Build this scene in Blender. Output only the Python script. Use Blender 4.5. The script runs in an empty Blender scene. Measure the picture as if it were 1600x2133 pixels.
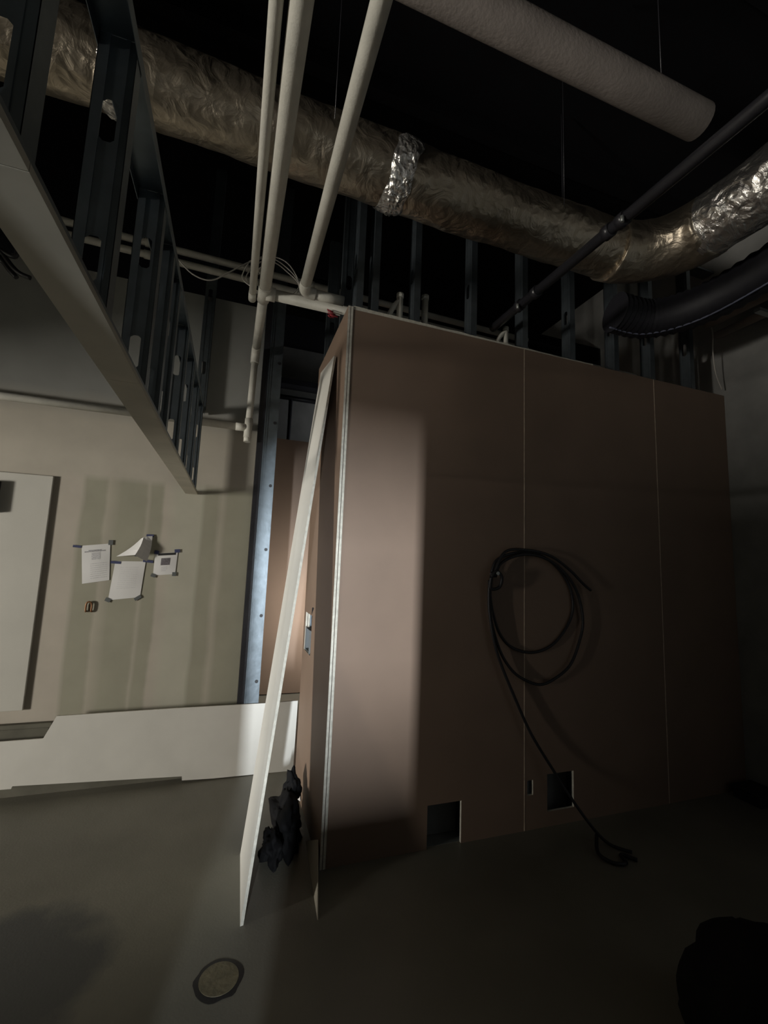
import bpy, bmesh, math, random
from mathutils import Vector, Matrix, noise, Euler

random.seed(7)
S = bpy.context.scene
COL = S.collection

# ------------------------------------------------------------------ camera
cam_d = bpy.data.cameras.new('camera')
cam = bpy.data.objects.new('camera', cam_d)
COL.objects.link(cam)
cam.location = (0, 0, 1.545)
cam.rotation_mode = 'XYZ'
cam.rotation_euler = (math.radians(96.95622), math.radians(-2.21429), math.radians(-19.20801))
cam_d.sensor_fit = 'VERTICAL'
cam_d.sensor_height = 24.0
cam_d.lens = 909.2145 / 2133.0 * 24.0
cam_d.clip_start = 0.02
cam_d.clip_end = 60
S.camera = cam

# ------------------------------------------------------------------ world, lights, exposure
W = bpy.data.worlds.new('world'); S.world = W; W.use_nodes = True
W.node_tree.nodes['Background'].inputs[0].default_value = (1.0, 0.96, 0.90, 1)
W.node_tree.nodes['Background'].inputs[1].default_value = 0.06

def area(name, loc, target, sx, sy, power, color, spread=180):
    L = bpy.data.lights.new(name, 'AREA'); L.shape = 'RECTANGLE'
    L.size = sx; L.size_y = sy; L.energy = power; L.color = color
    L.spread = math.radians(spread)
    o = bpy.data.objects.new(name, L); COL.objects.link(o); o.location = loc
    d = Vector(target) - Vector(loc)
    o.rotation_euler = d.to_track_quat('-Z', 'Y').to_euler()
    return o

# daylight from the left-hand rooms, coming in through the wide opening in the left wall
area('daylight_left_rooms', (-9.0, -0.3, 0.95), (0.0, 3.0, 1.4), 0.8, 1.5, 690, (1.0, 0.94, 0.85))
# a narrow window far down the corridor behind the viewer, seen through the doorway in the rear wall
area('daylight_corridor_window', (-2.0, -8.0, 1.15), (0.0, 2.4, 1.4), 0.14, 1.7, 1480, (0.88, 0.94, 1.0))

S.view_settings.view_transform = 'Standard'
S.view_settings.look = 'None'
S.view_settings.exposure = 0.0
S.view_settings.gamma = 1.0
S.view_settings.use_curve_mapping = False

# unseen fill lamps added to brighten the passage and far room walls
area('fill_passage', (1.75, 4.75, 0.95), (0.7, 5.4, 1.1), 0.4, 0.9, 22, (1.0, 0.95, 0.88), 120)
area('fill_far_room', (2.4, 5.92, 3.5), (0.6, 6.4, 3.8), 0.3, 0.5, 5, (0.95, 0.97, 1.0), 140)

# ------------------------------------------------------------------ materials
def mat(name, color, rough=0.7, metal=0.0, var=0.12, scale=6.0, bump=0.0, bscale=60.0, spec=0.5, stretch=(1, 1, 1)):
    m = bpy.data.materials.new(name); m.use_nodes = True
    nt = m.node_tree; b = nt.nodes['Principled BSDF']
    b.inputs['Roughness'].default_value = rough
    b.inputs['Metallic'].default_value = metal
    b.inputs['Specular IOR Level'].default_value = spec
    tc = nt.nodes.new('ShaderNodeTexCoord')
    mp = nt.nodes.new('ShaderNodeMapping'); mp.inputs['Scale'].default_value = stretch
    nt.links.new(tc.outputs['Object'], mp.inputs['Vector'])
    n = nt.nodes.new('ShaderNodeTexNoise'); n.inputs['Scale'].default_value = scale
    n.inputs['Detail'].default_value = 6
    nt.links.new(mp.outputs[0], n.inputs['Vector'])
    r = nt.nodes.new('ShaderNodeValToRGB')
    c = Vector(color)
    r.color_ramp.elements[0].position = 0.3; r.color_ramp.elements[1].position = 0.7
    r.color_ramp.elements[0].color = (*(c * (1 - var)), 1)
    r.color_ramp.elements[1].color = (*(c * (1 + var)), 1)
    nt.links.new(n.outputs['Fac'], r.inputs['Fac'])
    nt.links.new(r.outputs['Color'], b.inputs['Base Color'])
    if bump > 0:
        n2 = nt.nodes.new('ShaderNodeTexNoise'); n2.inputs['Scale'].default_value = bscale
        n2.inputs['Detail'].default_value = 5
        nt.links.new(mp.outputs[0], n2.inputs['Vector'])
        bp = nt.nodes.new('ShaderNodeBump'); bp.inputs['Strength'].default_value = bump
        bp.inputs['Distance'].default_value = 0.01
        nt.links.new(n2.outputs['Fac'], bp.inputs['Height'])
        nt.links.new(bp.outputs['Normal'], b.inputs['Normal'])
    return m

M = {}
M['brown'] = mat('brown_board_paper', (0.212, 0.148, 0.106), 0.62, var=0.06, scale=3, bump=0.05, bscale=300)
M['gyp'] = mat('white_gypsum_edge', (0.58, 0.56, 0.48), 0.9, var=0.15, scale=40, bump=0.3, bscale=120)
M['seam'] = mat('seam_edge', (0.52, 0.42, 0.32), 0.8, var=0.2, scale=30)
M['greyback'] = mat('grey_board_back', (0.16, 0.17, 0.17), 0.9, var=0.1)
M['white'] = mat('white_board', (0.62, 0.61, 0.56), 0.65, var=0.04, scale=5, bump=0.03, bscale=200)
M['panel'] = mat('pale_panel', (0.50, 0.49, 0.44), 0.5, var=0.05, scale=3)
M['pipe'] = mat('off_white_pipe', (0.54, 0.53, 0.47), 0.55, var=0.12, scale=9, bump=0.15, bscale=120)
M['greypipe'] = mat('grey_lagged_pipe', (0.25, 0.22, 0.20), 0.7, var=0.12, scale=8, bump=0.2, bscale=60)
M['ledge'] = mat('dull_olive_strip', (0.11, 0.105, 0.08), 0.9, var=0.2)
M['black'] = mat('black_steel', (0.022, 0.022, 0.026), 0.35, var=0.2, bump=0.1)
M['rubber'] = mat('black_rubber', (0.012, 0.012, 0.014), 0.5, var=0.2)
M['sack'] = mat('black_plastic_sack', (0.005, 0.005, 0.0055), 0.85, var=0.3, bump=0.2, bscale=25, spec=0.2)
M['steel'] = mat('galvanised_steel', (0.17, 0.20, 0.22), 0.42, 0.85, var=0.15, scale=14, bump=0.05, bscale=40)
M['zinc'] = mat('dull_zinc', (0.34, 0.36, 0.35), 0.5, 0.7, var=0.15)
M['paper'] = mat('paper', (0.70, 0.70, 0.69), 0.8, var=0.03)
M['ink'] = mat('grey_print', (0.52, 0.52, 0.53), 0.8, var=0.25, scale=120)
M['inkmid'] = mat('mid_print', (0.33, 0.33, 0.34), 0.8, var=0.25, scale=120)
M['inkdark'] = mat('dark_print', (0.14, 0.13, 0.14), 0.8, var=0.35, scale=90)
M['inkblack'] = mat('black_print', (0.02, 0.02, 0.02), 0.8)
M['tape'] = mat('blue_tape', (0.045, 0.055, 0.13), 0.6)
M['tapegreen'] = mat('grey_tape', (0.10, 0.11, 0.11), 0.6)
M['copper'] = mat('copper_wire', (0.22, 0.11, 0.05), 0.45, 0.5)
M['wire'] = mat('pale_wire', (0.42, 0.40, 0.36), 0.5)
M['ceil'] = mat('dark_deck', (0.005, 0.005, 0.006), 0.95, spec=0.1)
M['darkwall'] = mat('grey_plaster', (0.22, 0.215, 0.20), 0.9)
M['farwall'] = mat('grey_far_plaster', (0.20, 0.20, 0.19), 0.9)
M['flexwire'] = mat('dull_rib_wire', (0.10, 0.11, 0.16), 0.6)
M['flex'] = mat('dark_flex_duct', (0.009, 0.009, 0.013), 0.65, 0.0, bump=0.2, bscale=20)
M['redtape'] = mat('red_tape', (0.28, 0.02, 0.03), 0.6)
M['headerboard'] = mat('header_board', (0.44, 0.41, 0.33), 0.8, var=0.12, scale=5)
M['cover'] = mat('floor_cover', (0.20, 0.175, 0.105), 0.6, var=0.25, scale=25, bump=0.3)

def foil_mat(name, base, rough, bump):
    m = bpy.data.materials.new(name); m.use_nodes = True
    nt = m.node_tree; b = nt.nodes['Principled BSDF']
    b.inputs['Metallic'].default_value = 0.92
    tc = nt.nodes.new('ShaderNodeTexCoord')
    n = nt.nodes.new('ShaderNodeTexNoise'); n.inputs['Scale'].default_value = 9; n.inputs['Detail'].default_value = 8
    n.inputs['Distortion'].default_value = 1.2
    nt.links.new(tc.outputs['Object'], n.inputs['Vector'])
    v = nt.nodes.new('ShaderNodeTexVoronoi'); v.inputs['Scale'].default_value = 22; v.feature = 'F1'
    nt.links.new(tc.outputs['Object'], v.inputs['Vector'])
    mx = nt.nodes.new('ShaderNodeMath'); mx.operation = 'MULTIPLY_ADD'; mx.inputs[1].default_value = 0.25
    nt.links.new(v.outputs['Distance'], mx.inputs[0]); nt.links.new(n.outputs['Fac'], mx.inputs[2])
    bp = nt.nodes.new('ShaderNodeBump'); bp.inputs['Strength'].default_value = bump; bp.inputs['Distance'].default_value = 0.04
    nt.links.new(mx.outputs[0], bp.inputs['Height'])
    nt.links.new(bp.outputs['Normal'], b.inputs['Normal'])
    r = nt.nodes.new('ShaderNodeValToRGB')
    c = Vector(base)
    r.color_ramp.elements[0].color = (*(c * 0.8), 1); r.color_ramp.elements[1].color = (*(c * 1.15), 1)
    nt.links.new(n.outputs['Fac'], r.inputs['Fac']); nt.links.new(r.outputs['Color'], b.inputs['Base Color'])
    mr = nt.nodes.new('ShaderNodeMapRange'); mr.inputs['To Min'].default_value = rough - 0.08; mr.inputs['To Max'].default_value = rough + 0.1
    nt.links.new(n.outputs['Fac'], mr.inputs['Value']); nt.links.new(mr.outputs[0], b.inputs['Roughness'])
    return m
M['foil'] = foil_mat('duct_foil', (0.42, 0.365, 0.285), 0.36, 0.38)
M['foiltape_litbranch'] = foil_mat('foil_tape_lit_branch', (0.80, 0.78, 0.74), 0.24, 0.85)

def math_node(nt, op, a, b=None):
    n = nt.nodes.new('ShaderNodeMath'); n.operation = op
    for i, v in enumerate((a, b)):
        if v is None: continue
        if isinstance(v, (int, float)): n.inputs[i].default_value = v
        else: nt.links.new(v, n.inputs[i])
    return n.outputs[0]

def plaster_mat():
    """Joint compound on drywall: vertical bands of bare board between mudded seams (world coordinates)."""
    m = bpy.data.materials.new('mudded_drywall'); m.use_nodes = True
    nt = m.node_tree; b = nt.nodes['Principled BSDF']; b.inputs['Roughness'].default_value = 0.85
    g = nt.nodes.new('ShaderNodeNewGeometry')
    sx = nt.nodes.new('ShaderNodeSeparateXYZ'); nt.links.new(g.outputs['Position'], sx.inputs[0])
    n = nt.nodes.new('ShaderNodeTexNoise'); n.inputs['Scale'].default_value = 2.5; n.inputs['Detail'].default_value = 5
    nt.links.new(g.outputs['Position'], n.inputs['Vector'])
    wob = math_node(nt, 'MULTIPLY', math_node(nt, 'SUBTRACT', n.outputs['Fac'], 0.5), 0.05)
    x = math_node(nt, 'ADD', sx.outputs['X'], wob)
    f = math_node(nt, 'ADD', math_node(nt, 'MULTIPLY', x, 0.5), 1.0)       # x=-2 -> 0, x=0 -> 1
    ramp = nt.nodes.new('ShaderNodeValToRGB'); ramp.color_ramp.interpolation = 'LINEAR'
    P = (0.50, 0.455, 0.385); O = (0.355, 0.345, 0.265); Q = (0.455, 0.42, 0.345); Lr = (0.49, 0.475, 0.39)
    stops = [(-2.0, Q), (-1.03, P), (-1.0, O), (-0.88, O), (-0.86, Q), (-0.78, O), (-0.62, O), (-0.60, Q), (-0.58, O),
             (-0.51, O), (-0.49, P), (-0.40, Lr), (-0.25, Lr), (-0.22, O), (-0.14, O), (-0.10, Q), (-0.06, O), (0.0, O)]
    e = ramp.color_ramp.elements
    e[0].position = 0.0; e[0].color = (*stops[0][1], 1)
    e[1].position = 1.0; e[1].color = (*stops[-1][1], 1)
    for px, c in stops[1:-1]:
        el = e.new((px + 2.0) / 2.0); el.color = (*c, 1)
    nt.links.new(f, ramp.inputs['Fac'])
    # above the mudded height the wall is one plain tone
    zt = nt.nodes.new('ShaderNodeMapRange'); zt.inputs['From Min'].default_value = 2.06; zt.inputs['From Max'].default_value = 2.11
    nt.links.new(math_node(nt, 'ADD', sx.outputs['Z'], wob), zt.inputs['Value'])
    mix = nt.nodes.new('ShaderNodeMixRGB'); mix.inputs[2].default_value = (0.47, 0.435, 0.365, 1)
    nt.links.new(zt.outputs[0], mix.inputs[0]); nt.links.new(ramp.outputs['Color'], mix.inputs[1])
    # darker grey-green tone above the pipe line
    zt2 = nt.nodes.new('ShaderNodeMapRange'); zt2.inputs['From Min'].default_value = 2.5; zt2.inputs['From Max'].default_value = 2.7
    nt.links.new(math_node(nt, 'ADD', sx.outputs['Z'], math_node(nt, 'MULTIPLY', wob, 3.0)), zt2.inputs['Value'])
    mix2 = nt.nodes.new('ShaderNodeMixRGB'); mix2.inputs[2].default_value = (0.30, 0.305, 0.285, 1)
    nt.links.new(zt2.outputs[0], mix2.inputs[0]); nt.links.new(mix.outputs[0], mix2.inputs[1])
    n3 = nt.nodes.new('ShaderNodeTexNoise'); n3.inputs['Scale'].default_value = 5; n3.inputs['Detail'].default_value = 6
    nt.links.new(g.outputs['Position'], n3.inputs['Vector'])
    mul = nt.nodes.new('ShaderNodeMixRGB'); mul.blend_type = 'MULTIPLY'; mul.inputs[0].default_value = 0.25
    nt.links.new(mix2.outputs[0], mul.inputs[1]); nt.links.new(n3.outputs['Fac'], mul.inputs[2])
    nt.links.new(mul.outputs[0], b.inputs['Base Color'])
    return m
M['plaster'] = plaster_mat()

def floor_mat():
    m = bpy.data.materials.new('concrete_floor'); m.use_nodes = True
    nt = m.node_tree; b = nt.nodes['Principled BSDF']
    g = nt.nodes.new('ShaderNodeNewGeometry')
    n = nt.nodes.new('ShaderNodeTexNoise'); n.inputs['Scale'].default_value = 1.6; n.inputs['Detail'].default_value = 7
    nt.links.new(g.outputs['Position'], n.inputs['Vector'])
    r = nt.nodes.new('ShaderNodeValToRGB')
    r.color_ramp.elements[0].position = 0.3; r.color_ramp.elements[1].position = 0.72
    r.color_ramp.elements[0].color = (0.170, 0.164, 0.132, 1); r.color_ramp.elements[1].color = (0.235, 0.225, 0.182, 1)
    nt.links.new(n.outputs['Fac'], r.inputs['Fac'])
    # darker patch with a ragged edge on the slab
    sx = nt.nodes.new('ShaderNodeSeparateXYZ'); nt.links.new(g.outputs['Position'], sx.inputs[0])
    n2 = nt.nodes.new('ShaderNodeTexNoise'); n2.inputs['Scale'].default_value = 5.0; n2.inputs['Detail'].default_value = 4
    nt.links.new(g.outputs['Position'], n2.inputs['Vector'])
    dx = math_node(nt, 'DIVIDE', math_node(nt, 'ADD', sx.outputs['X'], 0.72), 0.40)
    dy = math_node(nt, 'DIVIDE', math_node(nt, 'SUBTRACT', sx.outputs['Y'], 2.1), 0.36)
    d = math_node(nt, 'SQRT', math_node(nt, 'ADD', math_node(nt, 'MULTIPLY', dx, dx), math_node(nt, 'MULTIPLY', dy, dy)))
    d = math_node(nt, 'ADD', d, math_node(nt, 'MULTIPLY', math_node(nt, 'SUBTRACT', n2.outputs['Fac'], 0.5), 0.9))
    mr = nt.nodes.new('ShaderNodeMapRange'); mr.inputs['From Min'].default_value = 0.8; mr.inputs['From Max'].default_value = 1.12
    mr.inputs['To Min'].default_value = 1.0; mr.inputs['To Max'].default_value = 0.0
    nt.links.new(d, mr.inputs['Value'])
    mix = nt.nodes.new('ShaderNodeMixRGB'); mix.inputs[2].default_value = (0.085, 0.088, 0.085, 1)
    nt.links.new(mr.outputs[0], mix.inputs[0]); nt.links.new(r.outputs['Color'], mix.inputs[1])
    nt.links.new(mix.outputs[0], b.inputs['Base Color'])
    b.inputs['Roughness'].default_value = 0.42
    b.inputs['Specular IOR Level'].default_value = 0.4
    n3 = nt.nodes.new('ShaderNodeTexNoise'); n3.inputs['Scale'].default_value = 90; n3.inputs['Detail'].default_value = 3
    nt.links.new(g.outputs['Position'], n3.inputs['Vector'])
    bp = nt.nodes.new('ShaderNodeBump'); bp.inputs['Strength'].default_value = 0.12; bp.inputs['Distance'].default_value = 0.004
    nt.links.new(n3.outputs['Fac'], bp.inputs['Height']); nt.links.new(bp.outputs['Normal'], b.inputs['Normal'])
    return m
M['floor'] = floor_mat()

# ------------------------------------------------------------------ helpers
def add_box(bm, x0, x1, y0, y1, z0, z1, mi=0):
    v = [bm.verts.new(p) for p in ((x0, y0, z0), (x1, y0, z0), (x1, y1, z0), (x0, y1, z0),
                                   (x0, y0, z1), (x1, y0, z1), (x1, y1, z1), (x0, y1, z1))]
    fs = [(0, 3, 2, 1), (4, 5, 6, 7), (0, 1, 5, 4), (1, 2, 6, 5), (2, 3, 7, 6), (3, 0, 4, 7)]
    out = []
    for f in fs:
        fc = bm.faces.new([v[i] for i in f]); fc.material_index = mi; out.append(fc)
    return out

def sweep(bm, pts, rad, nseg=12, caps=True, rfun=None):
    """Tube along a list of points; rad a number or a list; rfun(i, k, angle) scales the radius."""
    pts = [Vector(p) for p in pts]
    n = len(pts)
    rads = rad if isinstance(rad, (list, tuple)) else [rad] * n
    t0 = (pts[1] - pts[0]).normalized()
    up = Vector((0, 0, 1)) if abs(t0.z) < 0.9 else Vector((0, 1, 0))
    u = t0.cross(up).normalized(); rings = []
    for i in range(n):
        a = pts[max(i - 1, 0)]; b = pts[min(i + 1, n - 1)]
        t = (b - a).normalized()
        u = (u - t * u.dot(t)).normalized(); w = t.cross(u)
        ring = []
        for k in range(nseg):
            an = 2 * math.pi * k / nseg
            r = rads[i] * (rfun(i, k, an) if rfun else 1.0)
            ring.append(bm.verts.new(pts[i] + (u * math.cos(an) + w * math.sin(an)) * r))
        rings.append(ring)
    for i in range(n - 1):
        for k in range(nseg):
            f = bm.faces.new((rings[i][k], rings[i + 1][k], rings[i + 1][(k + 1) % nseg], rings[i][(k + 1) % nseg]))
            f.smooth = True
    if caps:
        bm.faces.new(rings[0]); bm.faces.new(list(reversed(rings[-1])))

def smooth_path(pts, sub=6):
    """Catmull-Rom through the points."""
    P = [Vector(p) for p in pts]; out = []
    for i in range(len(P) - 1):
        p0 = P[max(i - 1, 0)]; p1 = P[i]; p2 = P[i + 1]; p3 = P[min(i + 2, len(P) - 1)]
        for s in range(sub):
            t = s / sub
            out.append(0.5 * ((2 * p1) + (p2 - p0) * t + (2 * p0 - 5 * p1 + 4 * p2 - p3) * t * t + (3 * p1 - p0 - 3 * p2 + p3) * t ** 3))
    out.append(P[-1]); return out

def build(name, bm, mats, parent=None, bevel=0.0):
    bmesh.ops.recalc_face_normals(bm, faces=bm.faces)
    if bevel > 0:
        bmesh.ops.bevel(bm, geom=list(bm.edges), offset=bevel, segments=2, affect='EDGES', profile=0.5)
    me = bpy.data.meshes.new(name)
    if parent is not None:
        r = Vector((0, 0, 0)); p = parent
        while p is not None: r += p.location; p = p.parent
        bmesh.ops.translate(bm, verts=bm.verts, vec=-r)
    bm.to_mesh(me); bm.free()
    for m in (mats if isinstance(mats, (list, tuple)) else [mats]): me.materials.append(m)
    o = bpy.data.objects.new(name, me); COL.objects.link(o)
    if parent is not None: o.parent = parent
    return o

def box(name, dims, m, parent=None, bevel=0.0):
    bm = bmesh.new(); add_box(bm, *dims); return build(name, bm, m, parent, bevel)

def tube(name, pts, rad, m, parent=None, nseg=14, caps=True):
    bm = bmesh.new(); sweep(bm, pts, rad, nseg, caps); return build(name, bm, m, parent)

def thing(name, label, cat, loc, group=None):
    o = bpy.data.objects.new(name, None); COL.objects.link(o); o.location = loc
    o.empty_display_size = 0.1
    return tag(o, label, cat, group)

def tag(o, label=None, cat=None, group=None):
    if label: o['label'] = label
    if cat: o['category'] = cat
    if group: o['group'] = group
    return o

def struct(o):
    o['kind'] = 'structure'; return o

def slab_holes(plane, a, b, depth, holes, mats_idx=(0, 1, 2)):
    """Board with rectangular cut-outs. plane 'xz' (faces -y) or 'yz' (faces -x).
    a=(u0,u1), b=(z0,z1), depth=(front,back); material slots: face, edges, back."""
    us = sorted({a[0], a[1], *[h[0] for h in holes], *[h[1] for h in holes]})
    zs = sorted({b[0], b[1], *[h[2] for h in holes], *[h[3] for h in holes]})
    bm = bmesh.new(); V = {}
    def vert(u, z, d):
        k = (round(u, 5), round(z, 5), d)
        if k not in V: V[k] = bm.verts.new((u, depth[d], z) if plane == 'xz' else (depth[d], u, z))
        return V[k]
    def solid(i, j):
        if i < 0 or j < 0 or i >= len(us) - 1 or j >= len(zs) - 1: return False
        cu = (us[i] + us[i + 1]) / 2; cz = (zs[j] + zs[j + 1]) / 2
        return not any(h[0] < cu < h[1] and h[2] < cz < h[3] for h in holes)
    for i in range(len(us) - 1):
        for j in range(len(zs) - 1):
            if not solid(i, j): continue
            u0, u1, z0, z1 = us[i], us[i + 1], zs[j], zs[j + 1]
            for d in (0, 1):
                f = bm.faces.new([vert(u0, z0, d), vert(u1, z0, d), vert(u1, z1, d), vert(u0, z1, d)])
                f.material_index = mats_idx[0] if d == 0 else mats_idx[2]
            for (ni, nj, e) in ((i - 1, j, ((u0, z0), (u0, z1))), (i + 1, j, ((u1, z0), (u1, z1))),
                                (i, j - 1, ((u0, z0), (u1, z0))), (i, j + 1, ((u0, z1), (u1, z1)))):
                if not solid(ni, nj):
                    f = bm.faces.new([vert(*e[0], 0), vert(*e[1], 0), vert(*e[1], 1), vert(*e[0], 1)])
                    f.material_index = mats_idx[1]
    return bm

def stud_mesh(name, width, flange, z0, z1, holes, m, facing='y', lip=0.008, t=0.0015):
    """C-shaped metal stud. Web in the local xz plane (width along x), flanges run to +y; knock-out holes in the web."""
    bm = bmesh.new()
    hw = width / 2
    cuts = [z0]
    for h in holes: cuts += [h - 0.075, h + 0.075]
    cuts.append(z1)
    def web(y):
        for s in range(0, len(cuts) - 1):
            za, zb = cuts[s], cuts[s + 1]
            if s % 2 == 0:
                if zb - za > 1e-4:
                    v = [bm.verts.new((x, y, z)) for x, z in ((-hw, za), (hw, za), (hw, zb), (-hw, zb))]
                    bm.faces.new(v)
            else:
                zc = (za + zb) / 2
                rx, rz, c = 0.019, 0.05, 0.012
                inner = [(-rx + c, -rz), (rx - c, -rz), (rx, -rz + c), (rx, rz - c), (rx - c, rz), (-rx + c, rz), (-rx, rz - c), (-rx, -rz + c)]
                outer = [(-rx + c, -0.075), (rx - c, -0.075), (hw, -rz + c), (hw, rz - c), (rx - c, 0.075), (-rx + c, 0.075), (-hw, rz - c), (-hw, -rz + c)]
                vi = [bm.verts.new((a, y, zc + b)) for a, b in inner]
                vo = [bm.verts.new((a, y, zc + b)) for a, b in outer]
                for k in range(8):
                    bm.faces.new((vi[k], vi[(k + 1) % 8], vo[(k + 1) % 8], vo[k]))
                for (cx, cz, i1, i2) in ((hw, -0.075, 1, 2), (hw, 0.075, 3, 4), (-hw, 0.075, 5, 6), (-hw, -0.075, 7, 0)):
                    cv = bm.verts.new((cx, y, zc + cz)); bm.faces.new((vo[i1], cv, vo[i2]))
    web(0.0)
    add_box(bm, -hw, -hw + t, 0.0, flange, z0, z1)
    add_box(bm, hw - t, hw, 0.0, flange, z0, z1)
    add_box(bm, -hw + t, -hw + lip, flange - t, flange, z0, z1)
    add_box(bm, hw - lip, hw - t, flange - t, flange, z0, z1)
    # stiffening ribs pressed into the web
    for sx in (-0.5, 0.5):
        add_box(bm, sx * hw - 0.004, sx * hw + 0.004, -0.0025, -0.0002, z0, z1)
    bmesh.ops.remove_doubles(bm, verts=bm.verts, dist=1e-5)
    bmesh.ops.recalc_face_normals(bm, faces=bm.faces)
    me = bpy.data.meshes.new(name); bm.to_mesh(me); bm.free(); me.materials.append(m)
    return me

def place(name, me, loc, rotz, parent):
    o = bpy.data.objects.new(name, me); COL.objects.link(o)
    o.parent = parent
    r = Vector((0, 0, 0)); p = parent
    while p is not None: r += p.location; p = p.parent
    o.location = Vector(loc) - r; o.rotation_euler = (0, 0, rotz)
    return o

# ------------------------------------------------------------------ structure
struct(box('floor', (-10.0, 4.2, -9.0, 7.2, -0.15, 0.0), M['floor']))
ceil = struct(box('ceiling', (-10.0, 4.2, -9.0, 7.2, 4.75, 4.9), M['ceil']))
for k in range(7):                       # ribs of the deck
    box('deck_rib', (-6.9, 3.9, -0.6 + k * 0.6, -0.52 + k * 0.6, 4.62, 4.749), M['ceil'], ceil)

# front wall: steel studs behind three brown boards, plus two thin boards returning along its left end
FY = 2.37
wf = bpy.data.objects.new('wall_front', None); COL.objects.link(wf); wf.location = (0.56, FY, 0); struct(wf)
sheets = [(0.572, 1.777, [(1.137, 1.350, -0.0, 0.225)]),
          (1.781, 2.962, [(1.800, 1.842, 0.195, 0.280), (1.947, 2.150, 0.085, 0.300)]),
          (2.966, 3.748, [])]
for (x0, x1, hs) in sheets:
    bm = slab_holes('xz', (x0, x1), (0.0, 3.045), (FY, FY + 0.016), hs)
    build('drywall_sheet', bm, [M['brown'], M['gyp'], M['greyback']], wf)
for xs in (1.779, 2.964):
    box('seam_strip', (xs - 0.0035, xs + 0.0035, FY - 0.0012, FY + 0.004, 0.0, 3.045), M['seam'], wf)
for (xa, xb, hs) in ((0.5405, 0.5535, [(2.97, 3.22, 0.93, 1.19)]), (0.5570, 0.5705, [(2.97, 3.22, 0.93, 1.19)])):
    bm = slab_holes('yz', (2.366, 3.29), (0.0, 3.06), (xa, xb), hs)
    o = build('return_sheet', bm, [M['brown'], M['gyp'], M['greyback']], wf)
    o['label'] = 'brown faced board on the wall end with white cut edge'
me_tall = stud_mesh('metal_stud', 0.092, 0.042, 0.0, 4.15, (0.4, 1.0, 1.6, 2.2, 2.8, 3.4), M['steel'])
for xs in (0.590, 0.690, 0.965, 1.375, 1.780, 2.190, 2.600, 2.964, 3.40):
    place('metal_stud', me_tall, (xs, FY + 0.016 + 0.047, 0.0), -math.pi / 2, wf)
for yy in (2.6, 3.2):
    place('metal_stud', me_tall, (0.60 if yy < 3 else 0.618, yy + 0.05, 0.0), 0, wf)
bm = bmesh.new()
top = []
for k in range(61):
    x = 0.575 + k * 0.03
    top.append((x, 3.052 + 0.016 * max(0.0, 1 - k / 50) + 0.006 * noise.noise(Vector((x * 9, 0, 0)))))
ring = [(0.575, 3.0455)] + top + [(top[-1][0], 3.0455)]
va = [bm.verts.new((x, FY + 0.001, z)) for x, z in ring]; vb = [bm.verts.new((x, FY + 0.013, z)) for x, z in ring]
bm.faces.new(va); bm.faces.new(list(reversed(vb)))
for k in range(len(ring)): bm.faces.new((va[k], vb[k], vb[(k + 1) % len(ring)], va[(k + 1) % len(ring)]))
o = build('torn_edge', bm, M['gyp'], wf); o['label'] = 'ragged white torn edge along the board top'
box('top_track', (0.57, 3.74, FY + 0.017, FY + 0.112, 4.1505, 4.165), M['steel'], wf)
box('cavity_board', (0.64, 3.74, FY + 0.115, FY + 0.13, 0.002, 2.95), M['greyback'], wf)
box('bottom_track', (0.64, 3.74, FY + 0.0175, FY + 0.11, 0.0005, 0.0022), M['zinc'], wf)

# far (back) wall with joint compound, ending at a steel jamb
BY = 3.56
wb = struct(box('wall_back', (-10.0, 0.12, BY, BY + 0.10, 0.0, 3.62), M['plaster']))
struct(box('added_base_strip', (-9.9, 0.118, BY - 0.012, BY - 0.0005, 0.0005, 0.16), M['ledge']))  # dark strip added at the wall base so the lit gap reads as floor
# steel jamb: two nested studs with screw holes, at the end of the back wall
def jamb():
    bm = bmesh.new()
    x0, x1 = 0.168, 0.272
    add_box(bm, x0, x1, 3.495, 3.4965, 0.0, 4.72)          # lit face
    add_box(bm, x0, x0 + 0.0015, 3.4965, 3.60, 0.0, 4.72)
    add_box(bm, x1 - 0.0015, x1, 3.4965, 3.60, 0.0, 4.72)
    add_box(bm, x0 + 0.018, x0 + 0.024, 3.4915, 3.4948, 0.0, 4.72)   # pressed rib
    add_box(bm, x0 + 0.002, x0 + 0.008, 3.4915, 3.4948, 0.0, 4.72)
    return build('door_jamb', bm, M['steel'], wb)
jb = jamb()
for z in (0.65, 1.13, 1.63, 2.13, 2.64, 3.14):
    bm = bmesh.new()
    sweep(bm, [(0.247, 3.4945, z), (0.247, 3.4905, z)], 0.0125, 10)
    build('knockout', bm, M['rubber'], jb)
o = box('stud_return', (0.121, 0.166, 3.500, 3.60, 0.0, 4.72), M['black'], wb)  # shaded side of the jamb, its darkness put into a black colour
o['label'] = 'side of the steel jamb, painted black for its shade'

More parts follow.
